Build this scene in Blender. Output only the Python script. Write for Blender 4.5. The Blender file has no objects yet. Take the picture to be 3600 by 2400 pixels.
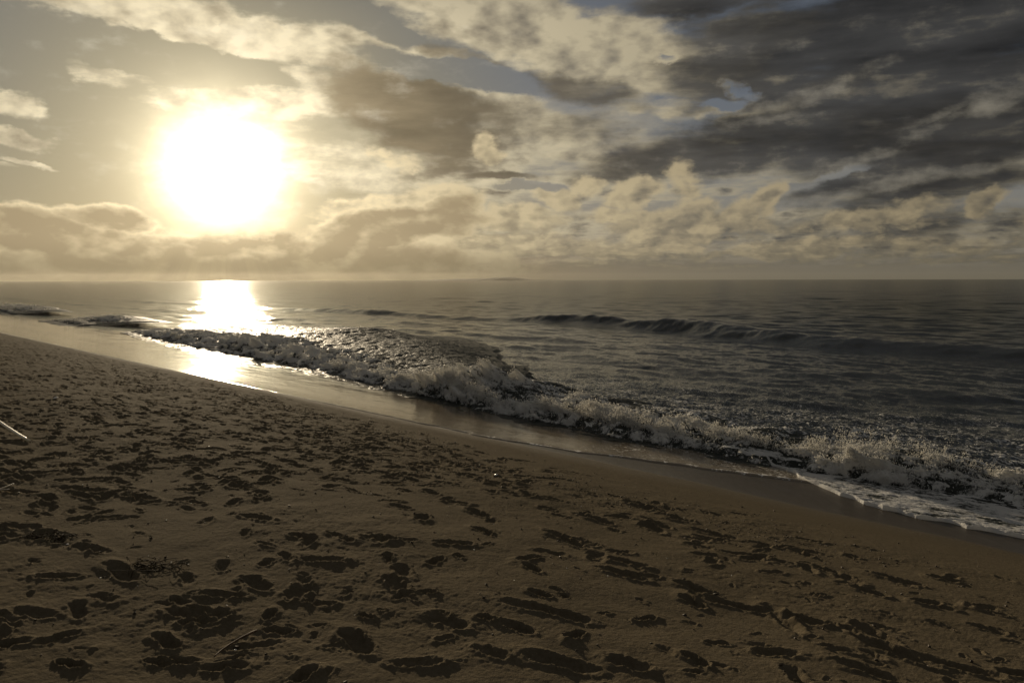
import bpy, math, random
import numpy as np
from mathutils import Vector, Matrix, Quaternion

scene = bpy.context.scene
COL = scene.collection
rad = math.radians

# ------------------------------------------------------------------ camera
cam_data = bpy.data.cameras.new("camera")
cam = bpy.data.objects.new("camera", cam_data)
COL.objects.link(cam)
CAM_H = 3.0
cam.location = (0.0, 0.0, CAM_H)
cam.rotation_mode = 'QUATERNION'
cam.rotation_quaternion = (Matrix.Rotation(rad(90 - 4.53), 4, 'X') @ Matrix.Rotation(rad(-0.13), 4, 'Z')).to_quaternion()
cam_data.sensor_width = 36.0
cam_data.lens = 28.0
cam_data.clip_start = 0.05
cam_data.clip_end = 60000.0
scene.camera = cam

# ------------------------------------------------------------------ sun
SUN_AZ, SUN_EL = -19.7, 7.2          # degrees, azimuth from +Y towards +X
sun_dir = Vector((math.sin(rad(SUN_AZ)) * math.cos(rad(SUN_EL)),
                  math.cos(rad(SUN_AZ)) * math.cos(rad(SUN_EL)),
                  math.sin(rad(SUN_EL))))
sl = bpy.data.lights.new("sun", 'SUN')
sl.energy = 4.5
sl.angle = rad(0.6)
sl.color = (1.0, 0.82, 0.57)
sun = bpy.data.objects.new("sun", sl)
COL.objects.link(sun)
sun.rotation_mode = 'QUATERNION'
sun.rotation_quaternion = sun_dir.to_track_quat('Z', 'Y')
sun.location = (-40, 110, 60)

# ------------------------------------------------------------------ exposure
scene.view_settings.view_transform = 'Standard'
scene.view_settings.look = 'None'
scene.view_settings.exposure = 0.0
scene.view_settings.gamma = 1.0
scene.view_settings.use_curve_mapping = False
scene.render.engine = 'CYCLES'
scene.cycles.use_denoising = True
scene.cycles.max_bounces = 6
scene.cycles.volume_bounces = 0
scene.cycles.sample_clamp_indirect = 6.0


# ------------------------------------------------------------------ node helper
class NT:
    """Small expression builder on top of a node tree."""
    def __init__(self, tree):
        self.t = tree
        self.n = tree.nodes
        self.l = tree.links
        self.px = 0

    def new(self, kind):
        nd = self.n.new(kind)
        nd.location = (self.px % 4000, -(self.px // 4000) * 300)
        self.px += 180
        return nd

    def put(self, sock, v):
        if isinstance(v, bpy.types.NodeSocket):
            self.l.new(v, sock)
        elif v is not None:
            if sock.type == 'RGBA' and not hasattr(v, '__len__'):
                v = (v, v, v, 1)
            elif sock.type == 'RGBA' and len(v) == 3:
                v = (*v, 1)
            sock.default_value = v

    def m(self, op, a, b=None, c=None, clamp=False):
        nd = self.new('ShaderNodeMath')
        nd.operation = op
        nd.use_clamp = clamp
        self.put(nd.inputs[0], a)
        if b is not None:
            self.put(nd.inputs[1], b)
        if c is not None:
            self.put(nd.inputs[2], c)
        return nd.outputs[0]

    def add(self, a, b): return self.m('ADD', a, b)
    def sub(self, a, b): return self.m('SUBTRACT', a, b)
    def mul(self, a, b): return self.m('MULTIPLY', a, b)
    def mx(self, a, b): return self.m('MAXIMUM', a, b)
    def sat(self, a): return self.m('ADD', a, 0.0, clamp=True)

    def vm(self, op, a, b=None, s=None):
        nd = self.new('ShaderNodeVectorMath')
        nd.operation = op
        self.put(nd.inputs[0], a)
        if b is not None:
            self.put(nd.inputs[1], b)
        if s is not None:
            self.put(nd.inputs['Scale'], s)
        return nd.outputs['Value'] if op in ('LENGTH', 'DOT_PRODUCT', 'DISTANCE') else nd.outputs['Vector']

    def vmad(self, f, v):
        nd = self.new('ShaderNodeVectorMath')
        nd.operation = 'MULTIPLY_ADD'
        self.put(nd.inputs[0], f)
        nd.inputs[1].default_value = (1e-6, 1e-6, 0)
        self.put(nd.inputs[2], v)
        return nd.outputs['Vector']

    def ramp(self, v, a, b, o0=0.0, o1=1.0, kind='SMOOTHSTEP'):
        nd = self.new('ShaderNodeMapRange')
        nd.interpolation_type = kind
        self.put(nd.inputs['Value'], v)
        for k, x in (('From Min', a), ('From Max', b), ('To Min', o0), ('To Max', o1)):
            self.put(nd.inputs[k], x)
        return nd.outputs['Result']

    def noise(self, vec, scale, detail=4.0, rough=0.55, lac=2.0, dist=0.0, out='Fac', dim='3D'):
        nd = self.new('ShaderNodeTexNoise')
        nd.noise_dimensions = dim
        self.put(nd.inputs['Vector'], vec)
        for k, x in (('Scale', scale), ('Detail', detail), ('Roughness', rough),
                     ('Lacunarity', lac), ('Distortion', dist)):
            self.put(nd.inputs[k], x)
        return nd.outputs[out]

    def puffs(self, vec, scale, detail=3.0, rough=0.5):
        nd = self.new('ShaderNodeTexVoronoi')
        nd.voronoi_dimensions = '2D'
        nd.feature = 'SMOOTH_F1'
        nd.normalize = True
        self.put(nd.inputs['Vector'], vec)
        for k, x in (('Scale', scale), ('Detail', detail), ('Roughness', rough), ('Lacunarity', 2.1), ('Smoothness', 0.35)):
            self.put(nd.inputs[k], x)
        return nd.outputs['Distance']

    def mapping(self, vec, loc=(0, 0, 0), rot=(0, 0, 0), scale=(1, 1, 1), kind='POINT'):
        nd = self.new('ShaderNodeMapping')
        nd.vector_type = kind
        self.put(nd.inputs['Vector'], vec)
        nd.inputs['Location'].default_value = loc
        nd.inputs['Rotation'].default_value = rot
        nd.inputs['Scale'].default_value = scale
        return nd.outputs[0]

    def mix(self, f, a, b, blend='MIX'):
        nd = self.new('ShaderNodeMix')
        nd.data_type = 'RGBA'
        nd.blend_type = blend
        nd.clamp_factor = True
        self.put(nd.inputs[0], f)
        self.put(nd.inputs[6], a)
        self.put(nd.inputs[7], b)
        return nd.outputs[2]

    def scale_col(self, col, f):
        return self.vm('SCALE', col, s=f)

    def comb(self, x, y, z):
        nd = self.new('ShaderNodeCombineXYZ')
        for i, v in enumerate((x, y, z)):
            self.put(nd.inputs[i], v)
        return nd.outputs[0]

    def sep(self, v):
        nd = self.new('ShaderNodeSeparateXYZ')
        self.put(nd.inputs[0], v)
        return nd.outputs[0], nd.outputs[1], nd.outputs[2]


HAZE_D = 0.00003
# cloud masses: azimuth, elevation, half-width, half-height (degrees), tilt, weight
LAYERS = {
    'gap': [
        (-4.42, 14.14, 5.95, 0.94, -9, 1.00),
        (-24.99, 14.29, 5.95, 0.94, -8, 0.90),
        (-18.17, 13.52, 4.07, 0.75, -10, 0.70),
        (15.70, 12.62, 1.25, 0.50, -35, 0.60),
        (14.80, 11.67, 1.44, 0.38, 4, 0.60),
        (10.88, 14.92, 0.94, 0.31, 0, 0.50),
        (1.23, 6.48, 2.51, 0.41, 0, 1.00),
        (-8.90, 16.89, 1.88, 0.81, -20, 0.70),
        (22.69, 6.72, 1.88, 0.38, 18, 0.50),
    ],
    'high': [
        (-21.58, 16.36, 18.80, 1.63, -6, 1.00),
        (-8.31, 15.97, 7.21, 0.94, -8, 0.75),
        (0.17, 17.07, 12.53, 2.26, -15, 1.10),
        (8.36, 14.97, 10.34, 2.63, -8, 1.15),
        (15.64, 15.51, 5.33, 1.72, 10, 0.80),
        (11.66, 11.91, 7.21, 1.00, -4, 0.75),
        (19.07, 11.62, 5.95, 0.81, 14, 0.90),
        (-1.37, 12.46, 4.07, 0.75, -10, 0.60),
        (-19.33, 11.55, 5.95, 1.07, -4, 0.75),
        (-14.54, 12.66, 4.39, 1.88, 8, 0.80),
        (-16.05, 9.08, 6.27, 2.19, -15, 0.60),
        (-10.55, 7.23, 5.33, 1.88, -18, 0.70),
        (-31.62, 10.55, 1.82, 0.94, 0, 0.90),
        (-31.49, 8.72, 2.35, 0.44, -10, 0.90),
        (-26.28, 12.94, 3.76, 0.69, -8, 0.55),
        (-30.19, 7.31, 1.57, 0.22, -10, 0.70),
        (-31.67, 7.03, 1.25, 0.22, 0, 0.50),
        (2.31, 10.57, 6.58, 1.57, -12, 0.75),
        (6.91, 8.74, 8.14, 1.57, -6, 0.70),
        (0.77, 6.72, 6.27, 0.69, 4, 0.70),
    ],
    'dark': [
        (-6.57, 11.25, 6.74, 3.29, -22, 1.00),
        (-2.00, 10.58, 3.76, 1.88, -10, 0.70),
        (18.98, 14.85, 9.08, 3.76, 8, 0.95),
        (26.71, 15.04, 10.65, 5.95, 6, 1.10),
        (17.46, 9.37, 13.47, 2.26, 8, 1.00),
        (27.86, 9.84, 10.34, 3.45, 16, 1.05),
        (25.52, 6.56, 7.83, 1.19, 12, 0.85),
        (30.73, 8.04, 5.01, 2.19, 10, 1.00),
        (5.36, 12.97, 5.64, 1.07, -10, 0.75),
        (4.76, 10.54, 5.33, 1.41, -6, 0.50),
        (11.71, 8.32, 6.27, 1.07, 4, 0.60),
        (13.88, 18.14, 7.52, 1.00, 0, 0.80),
        (-3.49, 15.26, 6.58, 0.69, -20, 0.55),
        (-0.16, 7.27, 2.82, 0.34, 2, 0.80),
        (27.77, 5.63, 7.83, 1.88, 8, 0.70),
        (24.09, 3.31, 13.16, 1.57, 3, 0.55),
    ],
    'streak': [
        (23.57, 7.63, 6.74, 0.47, 22, 0.62),
        (20.28, 6.83, 2.51, 0.44, 14, 0.55),
        (25.92, 5.89, 9.08, 0.44, 9, 0.75),
        (21.40, 5.23, 4.07, 0.41, 4, 0.60),
        (30.86, 10.41, 1.72, 0.81, 8, 1.00),
        (28.57, 10.08, 3.45, 0.28, 14, 0.60),
        (22.77, 12.66, 8.14, 0.56, 20, 0.40),
        (20.14, 12.09, 4.07, 0.50, 14, 0.50),
        (26.92, 9.14, 2.82, 0.31, 24, 0.40),
    ],
    'cumulus': [
        (-1.69, 9.17, 1.50, 1.19, -24, 1.00),
        (-7.53, 7.28, 0.94, 1.25, 0, 0.50),
        (-5.73, 5.20, 3.45, 1.63, 20, 1.10),
        (-9.38, 4.86, 4.70, 0.94, 4, 1.00),
        (3.55, 5.65, 1.88, 1.00, -10, 1.00),
        (5.24, 6.39, 1.57, 0.94, 0, 0.90),
        (8.45, 5.74, 1.88, 1.41, 0, 1.00),
        (7.86, 4.24, 3.45, 0.81, 0, 0.90),
        (11.74, 6.41, 1.38, 1.88, 30, 0.90),
        (12.95, 4.75, 1.88, 1.13, 0, 0.80),
        (15.58, 4.40, 1.88, 1.13, 24, 1.10),
        (17.55, 5.22, 1.57, 1.07, 40, 1.10),
        (14.43, 3.54, 3.76, 0.75, 0, 0.90),
        (11.78, 3.58, 5.33, 1.44, 6, 1.00),
        (0.45, 4.30, 3.45, 1.07, 0, 0.95),
        (2.32, 2.45, 5.95, 0.94, 3, 0.90),
        (-3.59, 2.46, 5.95, 0.88, 4, 0.85),
        (8.48, 2.10, 6.89, 0.75, 0, 0.90),
        (20.94, 2.24, 3.76, 0.63, 4, 1.00),
        (18.75, 1.84, 3.76, 0.56, 0, 0.80),
        (30.52, 4.53, 1.38, 0.85, 34, 1.20),
        (23.56, 3.89, 6.27, 0.81, 8, 0.75),
        (27.90, 2.11, 7.52, 0.75, 2, 0.55),
        (16.50, 1.43, 5.64, 0.38, 0, 0.70),
        (28.66, 1.00, 3.76, 0.25, 0, 0.50),
        (5.73, 1.20, 6.27, 0.31, 0, 0.60),
        (-8.73, 8.30, 2.51, 0.94, -20, 0.60),
    ],
    'bank': [
        (-29.81, 2.59, 8.14, 1.94, -8, 1.00),
        (-26.87, 3.89, 3.45, 1.00, -4, 0.90),
        (-31.58, 3.99, 3.45, 0.75, -2, 0.80),
        (-18.52, 1.19, 19.42, 2.26, 0, 1.10),
        (-8.50, 3.51, 7.21, 1.50, 6, 1.10),
        (-4.81, 4.60, 3.45, 1.41, 24, 0.80),
        (-23.37, 2.30, 4.70, 1.19, 0, 0.80),
    ],
}

# ------------------------------------------------------------------ world: sky with cloud decks
world = bpy.data.worlds.new("World")
scene.world = world
world.use_nodes = True
world.cycles.sampling_method = 'MANUAL'
world.cycles.sample_map_resolution = 1024
wt = world.node_tree
wt.nodes.clear()
W = NT(wt)
STR = 0.1                                        # background strength; cloud colours are written / STR

tc = W.new('ShaderNodeTexCoord').outputs['Generated']
dirv = W.vm('NORMALIZE', tc)
dx, dy, dz = W.sep(dirv)
az = W.mul(W.m('ARCTAN2', dx, dy), 180 / math.pi)
el = W.mul(W.m('ARCSINE', dz), 180 / math.pi)
q = W.comb(az, el, 0.0)
gang = W.mul(W.m('ARCCOSINE', W.m('MINIMUM', W.vm('DOT_PRODUCT', dirv, tuple(sun_dir)), 1.0)), 180 / math.pi)

sky = W.new('ShaderNodeTexSky')
sky.sky_type = 'NISHITA'
sky.sun_disc = False
sky.sun_elevation = rad(SUN_EL)
sky.sun_rotation = rad(SUN_AZ)
sky.air_density = 1.0
sky.dust_density = 1.0
sky.ozone_density = 2.0

# domain warps
qn = W.mapping(q, scale=(1, 1.7, 1))
wA = W.vm('SUBTRACT', W.noise(qn, 0.11, 6, 0.56, out='Color'), (0.5, 0.5, 0.5))
wB = W.vm('SUBTRACT', W.noise(W.mapping(q, loc=(37, 11, 3), scale=(1, 1.5, 1)), 0.33, 7, 0.6, out='Color'), (0.5, 0.5, 0.5))


def warped(ax, ay, bx, by):
    v = W.vm('ADD', q, W.vm('MULTIPLY', wA, (ax, ay, 0)))
    return W.vm('ADD', v, W.vm('MULTIPLY', wB, (bx, by, 0)))


def blobs(coord, table):
    tot = None
    for a, e, ra, re, rot, w in table:
        # each mass starts from the previous one's result so the shader keeps few values alive
        c = coord if tot is None else W.vmad(tot, coord)
        p = W.mapping(c, (a, e, 0), (0, 0, rad(rot)), (ra, re, 1), 'TEXTURE')
        d = W.vm('LENGTH', p)
        b = W.ramp(d, 1.45, 0.35, 0.0, w)
        tot = b if tot is None else W.mx(tot, b)
    return tot


def pw(g, s):                                    # exp(-g/s)
    return W.m('EXPONENT', W.mul(g, -1.0 / s))


near = pw(gang, 10.0)
lit_k = W.add(W.ramp(gang, 22, 55, 0.38, 0.25), W.mul(near, 1.65))
dark_k = W.add(0.021, W.mul(pw(gang, 11.0), 0.56))
lit = W.scale_col((1.0, 0.815, 0.50), lit_k)
lit_cool = W.scale_col((0.98, 0.84, 0.565), lit_k)
dark = W.vm('MULTIPLY', W.mix(W.ramp(gang, 12, 40), (1.0, 0.79, 0.48), (1.0, 0.975, 0.93)), W.comb(dark_k, dark_k, dark_k))


def nz(loc, scale, rot, freq, detail, rough, vec=None, gain=2.0):
    """noise stretched to about -1 .. 1"""
    n = W.noise(W.mapping(q if vec is None else vec, loc=loc, rot=(0, 0, rad(rot)), scale=scale), freq, detail, rough)
    return W.mul(W.sub(n, 0.5), 2.0 * gain)


streaky = nz((5, 3, 1), (0.30, 1.5, 1), 8, 0.5, 7, 0.58)
fine = nz((15, 9, 4), (1, 1.75, 1), 0, 0.45, 9, 0.60)
mid = nz((1, 4, 7), (1, 2.2, 1), 0, 0.16, 5, 0.52)
# seen in perspective: a flat deck of broken cloud overhead running out to the horizon
zz = W.add(W.mx(dz, 0.0), 0.055)
plane = W.comb(W.m('DIVIDE', dx, zz), W.m('DIVIDE', dy, zz), 0.0)
deckn = nz((2, 7, 3), (1, 1, 1), 0, 1.25, 8, 0.62, vec=plane)
deckl = nz((9, 1, 6), (1, 1, 1), 0, 0.45, 5, 0.55, vec=plane)
# the same billows sampled a little nearer the sun give lit and shaded flanks
tosun = W.vm('NORMALIZE', W.vm('SUBTRACT', (SUN_AZ, SUN_EL + 9.0, 0), q))
qs = W.vm('ADD', q, W.vm('SCALE', tosun, s=0.8))
bil = nz((15, 9, 4), (1, 1.75, 1), 0, 0.45, 6, 0.5)
bil_o = nz((15, 9, 4), (1, 1.75, 1), 0, 0.45, 6, 0.5, vec=qs)
relief = W.sub(bil, bil_o)

# cauliflower heads for the cumulus, also sampled nearer the sun for their lit side
qv = W.vm('ADD', q, W.vm('MULTIPLY', wB, (1.6, 1.1, 0)))
heads = W.puffs(W.mapping(qv, scale=(1, 1.55, 1)), 0.40, 3.0, 0.52)
heads_o = W.puffs(W.mapping(W.vm('ADD', qv, W.vm('SCALE', tosun, s=0.45)), scale=(1, 1.55, 1)), 0.40, 2.0, 0.5)
puff = W.mul(W.sub(0.30, heads), 3.0)
puff_rel = W.mul(W.sub(heads_o, heads), 3.0)

# clear sky: physical sky plus the warm aureole of the thin haze round the sun
base = W.vm('MULTIPLY', sky.outputs['Color'], (0.0085, 0.0085, 0.009))
bl = W.ramp(gang, 6, 26, 0.45, 1.0)
base = W.vm('ADD', base, W.mix(W.ramp(el, 3, 15), (0.16, 0.155, 0.135), (0.070, 0.088, 0.112)))
base = W.vm('MULTIPLY', base, W.comb(bl, W.mul(bl, 0.97), W.mul(bl, W.ramp(gang, 6, 26, 0.80, 1.0))))
base = W.vm('ADD', base, W.scale_col((1.0, 0.84, 0.53), W.add(W.mul(pw(gang, 4.6), 1.25), W.mul(pw(gang, 12), 0.34))))
col = base

# openings of clear sky
gapm = W.add(blobs(warped(3.0, 1.4, 4.0, 2.2), LAYERS['gap']), W.mul(fine, 0.16))

# --- broken deck in perspective, right of the sun
win = W.mul(W.ramp(az, -16, -2), W.mul(W.ramp(el, 0.4, 2.5), W.ramp(el, 15, 8)))
dens = W.sub(W.add(W.mul(deckn, 0.55), W.mul(deckl, 0.55)), W.mul(gapm, 1.0))
a_deck = W.mul(W.ramp(dens, -0.35, 0.25), win)
tone = W.ramp(W.add(dens, W.mul(relief, -0.35)), -0.05, 0.75)
c_deck = W.mix(tone, lit_cool, W.vm('MULTIPLY', dark, (1.6, 1.62, 1.7)))
col = W.mix(W.mul(a_deck, 0.85), col, c_deck)

# --- high cream deck
m = blobs(warped(7.0, 3.2, 3.0, 1.5), LAYERS['high'])
dens = W.sub(W.add(m, W.add(W.mul(streaky, 0.35), W.mul(W.add(fine, W.mul(deckn, 0.6)), 0.30))), W.mul(gapm, 1.1))
a_high = W.ramp(dens, 0.22, 0.80)
tone = W.sat(W.add(W.add(W.add(0.27, W.mul(mid, 0.55)), W.mul(deckn, 0.16)), W.mul(relief, -0.45)))
c_high = W.mix(tone, lit_cool, W.vm('MULTIPLY', dark, (1.5, 1.55, 1.7)))
col = W.mix(W.mul(a_high, 0.96), col, c_high)

# --- dark deck
m = blobs(warped(7.0, 3.0, 2.4, 1.1), LAYERS['dark'])
dens = W.sub(W.add(m, W.add(W.mul(streaky, 0.34), W.mul(fine, 0.16))), W.mul(gapm, 1.1))
a_dark = W.ramp(dens, 0.15, 0.85)
layer = nz((21, 2, 9), (0.22, 1.25, 1), 14, 0.42, 6, 0.55)
dv = W.mx(W.add(1.20, W.add(W.mul(mid, 0.30), W.add(W.mul(W.mul(layer, W.ramp(az, -4, 14)), 0.75), W.mul(streaky, 0.30)))), 0.55)
c_dark = W.vm('MULTIPLY', dark, W.comb(dv, dv, dv))
c_dark = W.mix(W.mul(W.mul(W.ramp(W.add(layer, W.mul(fine, 0.5)), 0.35, 1.1), W.ramp(az, 0, 14)), 0.42), c_dark, W.scale_col(lit_cool, 0.8))
col = W.mix(W.mul(a_dark, 0.96), col, c_dark)

# --- thin lit streaks and scraps below the dark deck
m = blobs(warped(2.6, 1.6, 1.2, 0.7), LAYERS['streak'])
dens = W.add(m, W.add(W.mul(fine, 0.65), W.mul(streaky, 0.45)))
a_str = W.ramp(dens, 0.05, 1.8)
col = W.mix(W.mul(a_str, 0.75), col, W.scale_col((0.95, 0.86, 0.68), W.mul(lit_k, 0.95)))

# --- cumulus rows
m = blobs(warped(3.0, 2.0, 2.6, 1.9), LAYERS['cumulus'])
dens = W.sub(W.add(m, W.add(W.mul(fine, 0.34), W.mul(puff, 0.34))), W.mul(gapm, 0.6))
a_cum = W.ramp(dens, 0.26, 0.86)
tone = W.sat(W.add(W.add(W.ramp(dens, 0.60, 1.6, 0.04, 0.50), W.mul(W.add(relief, W.mul(puff_rel, 1.3)), -0.46)), W.add(W.mul(deckn, 0.10), W.mul(mid, 0.34))))
c_cum = W.mix(tone, lit, W.vm('MULTIPLY', dark, (1.75, 1.8, 1.85)))
col = W.mix(W.mul(a_cum, 0.92), col, c_cum)

# --- low rows of small cumulus running out to the horizon
qr = W.vm('MULTIPLY', W.comb(az, W.mul(W.m('LOGARITHM', W.add(W.mx(el, 0.0), 0.55), math.e), 5.0), 0.0), (1, 1, 1))
qr = W.vm('ADD', qr, W.vm('MULTIPLY', wB, (1.4, 1.0, 0)))
rows = W.mul(W.sub(0.33, W.puffs(W.mapping(qr, scale=(0.8, 1, 1)), 0.62, 3.0, 0.55)), 3.0)
rows_n = nz((4, 14, 2), (0.5, 1.1, 1), 0, 0.5, 6, 0.58, vec=qr)
dens = W.add(W.mul(rows, 0.5), W.mul(rows_n, 0.6))
a_row = W.mul(W.ramp(dens, -0.25, 0.42), W.mul(W.ramp(el, 0.35, 1.0), W.mul(W.ramp(el, 5.5, 3.2), W.ramp(az, -15, -6))))
tone = W.sat(W.add(W.ramp(dens, 0.75, -0.15), W.mul(puff_rel, -0.35)))
col = W.mix(W.mul(a_row, 0.85), col, W.mix(tone, lit, W.vm('MULTIPLY', dark, (1.9, 1.92, 1.9))))

# --- bank under the sun
m = blobs(warped(3.0, 1.3, 2.2, 1.3), LAYERS['bank'])
dens = W.add(m, W.mul(fine, 0.30))
a_bank = W.ramp(dens, 0.30, 0.62)
tone = W.sat(W.add(W.ramp(dens, 0.42, 0.95, 0.0, 1.0), W.mul(relief, -0.5)))
c_bank = W.mix(tone, W.scale_col(lit, 0.95), W.scale_col((1.0, 0.775, 0.455), W.add(0.285, W.mul(pw(gang, 8), 0.55))))
col = W.mix(W.mul(a_bank, 0.95), col, c_bank)

# --- hazy air along the horizon
theta = W.m('ARCTAN2', W.sub(az, SUN_AZ), W.sub(el, SUN_EL))
shaft = W.noise(W.comb(W.mul(theta, 3.2), 0.4, 0.0), 1.6, 3, 0.6)
shaft = W.mul(W.mul(W.ramp(shaft, 0.35, 0.7, -0.5, 1.0), pw(gang, 9)), 0.16)
hz = W.vm('MULTIPLY', W.mix(W.ramp(gang, 8, 38), (1.0, 0.80, 0.42), (1.0, 0.885, 0.61)), W.vm('SCALE', (1, 1, 1), s=W.add(W.add(0.115, W.mul(pw(gang, 14), 0.13)), shaft)))
col = W.mix(W.ramp(el, 2.8, -0.3, 0.0, 0.88), col, hz)

# --- sun shining through thin cloud
shield = W.sub(1.0, W.mul(a_bank, 0.80))
g2 = W.m('POWER', W.mul(W.add(gang, W.mul(fine, -0.55)), 1 / 2.45), 1.55)
core = W.mul(W.m('EXPONENT', W.mul(g2, -1.0)), 1.9)
inner = W.mul(pw(gang, 1.1), 14.0)
halo = W.add(W.mul(W.mul(core, shield), W.ramp(fine, -0.7, 0.5, 0.6, 1.15)), W.mul(inner, shield))
col = W.vm('ADD', col, W.scale_col((1.0, 0.88, 0.58), halo))

# overhead and behind the viewer: even grey-cream overcast
back = W.mx(W.ramp(dy, 0.35, -0.25), W.ramp(el, 16.5, 24))
col = W.mix(W.mul(back, 0.85), col, W.mix(W.ramp(deckl, -0.8, 0.8), (0.074, 0.073, 0.070), (0.138, 0.130, 0.118)))

# below the horizon: dim sea-coloured ground so nothing glows from beneath
col = W.mix(W.ramp(el, -0.2, -1.5), col, (0.05, 0.045, 0.035))
bg = W.new('ShaderNodeBackground')
W.put(bg.inputs['Color'], W.scale_col(col, 1.0 / STR))
bg.inputs['Strength'].default_value = STR
wo = W.new('ShaderNodeOutputWorld')
wt.links.new(bg.outputs[0], wo.inputs['Surface'])

# ------------------------------------------------------------------ shore coordinates
NX, NY = 0.7302, 0.6832            # unit vector pointing out to sea
TX, TY = -0.6832, 0.7302           # along the shore, away to the left


def uv_of(x, y):
    return x * NX + y * NY, x * TX + y * TY


def xy_of(u, v):
    return u * NX + v * TX, u * NY + v * TY


def smooth(x, a, b):
    t = np.clip((x - a) / (b - a), 0.0, 1.0)
    return t * t * (3 - 2 * t)


_pu = np.linspace(-420, 60, 9601)
_pz = np.interp(_pu, [-420, -60, -20, -6, 0, 3, 6, 8.4, 9.0, 10.5, 12, 15, 20, 60],
                [14, 4.0, 2.25, 1.66, 1.45, 1.23, 0.80, 0.375, 0.30, 0.195, 0.075, -0.30, -0.8, -3.0])
_k = np.exp(-0.5 * (np.arange(-40, 41) * 0.05 / 0.40) ** 2)
_pzs = np.convolve(np.pad(_pz, 40, mode='edge'), _k / _k.sum(), mode='valid')


def profile(u):
    return np.interp(u, _pu, _pzs)

# the large prints near the viewer: x, y, length, tilt
PRINTS = [
    (-0.73, 3.62, 0.34, 12),
    (-0.92, 5.34, 0.27, 0),
    (-1.44, 5.32, 0.19, 8),
    (-1.22, 5.37, 0.19, 8),
    (-1.87, 5.72, 0.31, 4),
    (-0.32, 3.92, 0.28, 15),
    (-0.13, 3.99, 0.14, 12),
    (0.19, 4.14, 0.52, 14),
    (0.03, 3.88, 0.21, 20),
    (0.31, 3.82, 0.16, -25),
    (0.22, 3.50, 0.37, 20),
    (0.54, 3.52, 0.24, 20),
    (-0.67, 4.44, 0.29, 18),
    (-0.47, 4.32, 0.10, 5),
    (0.11, 5.15, 0.27, -10),
    (0.13, 4.89, 0.20, 10),
    (0.40, 5.83, 0.60, 14),
    (0.78, 5.29, 0.34, 12),
    (0.71, 4.99, 0.38, 10),
    (1.15, 4.85, 0.32, 10),
    (1.06, 4.54, 0.22, 12),
    (1.35, 4.57, 0.56, 15),
    (1.54, 4.39, 0.55, 15),
    (1.30, 3.81, 0.24, 4),
    (0.86, 3.60, 0.18, 10),
    (1.70, 4.41, 0.30, 15),
    (2.01, 4.28, 0.36, 12),
    (1.99, 3.99, 0.45, 10),
    (2.24, 3.87, 0.42, 12),
    (1.97, 4.99, 0.11, 0),
    (2.31, 5.69, 0.21, 10),
    (2.40, 5.18, 0.26, 8),
    (2.74, 5.01, 0.29, 10),
    (3.10, 4.99, 0.20, 10),
    (1.71, 3.66, 0.34, 10),
    (-1.63, 3.86, 0.27, 5),
    (-1.54, 3.76, 0.17, 0),
    (-1.23, 3.91, 0.15, 10),
    (-1.13, 3.73, 0.16, 20),
    (-1.58, 3.52, 0.21, 10),
    (-1.46, 3.32, 0.20, 0),
    (-1.23, 3.29, 0.19, 5),
    (-0.88, 3.24, 0.17, 10),
    (-1.87, 3.24, 0.14, 0),
    (-2.21, 3.40, 0.15, 0),
    (-2.21, 4.39, 0.40, 10),
    (-0.28, 6.47, 0.37, 12),
    (0.76, 6.70, 0.31, 12),
    (1.34, 7.65, 0.52, 8),
    (1.54, 7.22, 0.37, 10),
    (1.72, 6.65, 0.47, 12),
    (1.80, 5.93, 0.39, 10),
    (-0.41, 5.36, 0.28, 0),
    (-1.03, 6.65, 0.19, 5),
    (-0.70, 6.09, 0.28, -5),
    (-0.48, 6.84, 0.23, 5),
    (-0.22, 5.82, 0.23, 8),
    (-0.49, 4.95, 0.20, -20),
    (-1.18, 4.80, 0.32, 0),
    (-1.44, 4.35, 0.30, 8),
    (-0.79, 4.94, 0.15, 10),
    (0.16, 4.41, 0.16, 15),
    (0.71, 4.15, 0.15, 5),
    (1.20, 6.65, 0.42, 8),
    (2.31, 6.21, 0.23, 10),
    (2.80, 6.38, 0.16, 10),
    (2.80, 5.65, 0.39, 12),
    (3.26, 5.84, 0.23, 12),
    (2.63, 6.88, 0.25, 0),
    (-2.70, 6.49, 0.24, 0),
    (-1.61, 7.47, 0.26, 5),
    (-1.15, 7.49, 0.19, 0),
    (-1.01, 4.10, 0.15, 5),
    (-0.75, 3.95, 0.10, 0),
]


# ------------------------------------------------------------------ numeric noise
class Perlin:
    def __init__(self, seed):
        r = np.random.RandomState(seed)
        self.p = np.concatenate([r.permutation(256)] * 2).astype(np.int32)
        a = r.rand(256) * 2 * np.pi
        self.gx, self.gy = np.cos(a).astype(np.float32), np.sin(a).astype(np.float32)

    def __call__(self, x, y):
        x = np.asarray(x, np.float32)
        y = np.asarray(y, np.float32)
        fx, fy = np.floor(x), np.floor(y)
        ix, iy = fx.astype(np.int32), fy.astype(np.int32)
        x, y = x - fx, y - fy
        ux, uy = x * x * x * (x * (x * 6 - 15) + 10), y * y * y * (y * (y * 6 - 15) + 10)

        def g(i, j):
            h = self.p[self.p[i & 255] + (j & 255)]
            return self.gx[h], self.gy[h]
        a, b = g(ix, iy)
        n00 = a * x + b * y
        a, b = g(ix + 1, iy)
        n10 = a * (x - 1) + b * y
        a, b = g(ix, iy + 1)
        n01 = a * x + b * (y - 1)
        a, b = g(ix + 1, iy + 1)
        n11 = a * (x - 1) + b * (y - 1)
        n0 = n00 + ux * (n10 - n00)
        n1 = n01 + ux * (n11 - n01)
        return (n0 + uy * (n1 - n0)) * 1.5


PN = [Perlin(s) for s in range(8)]


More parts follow.
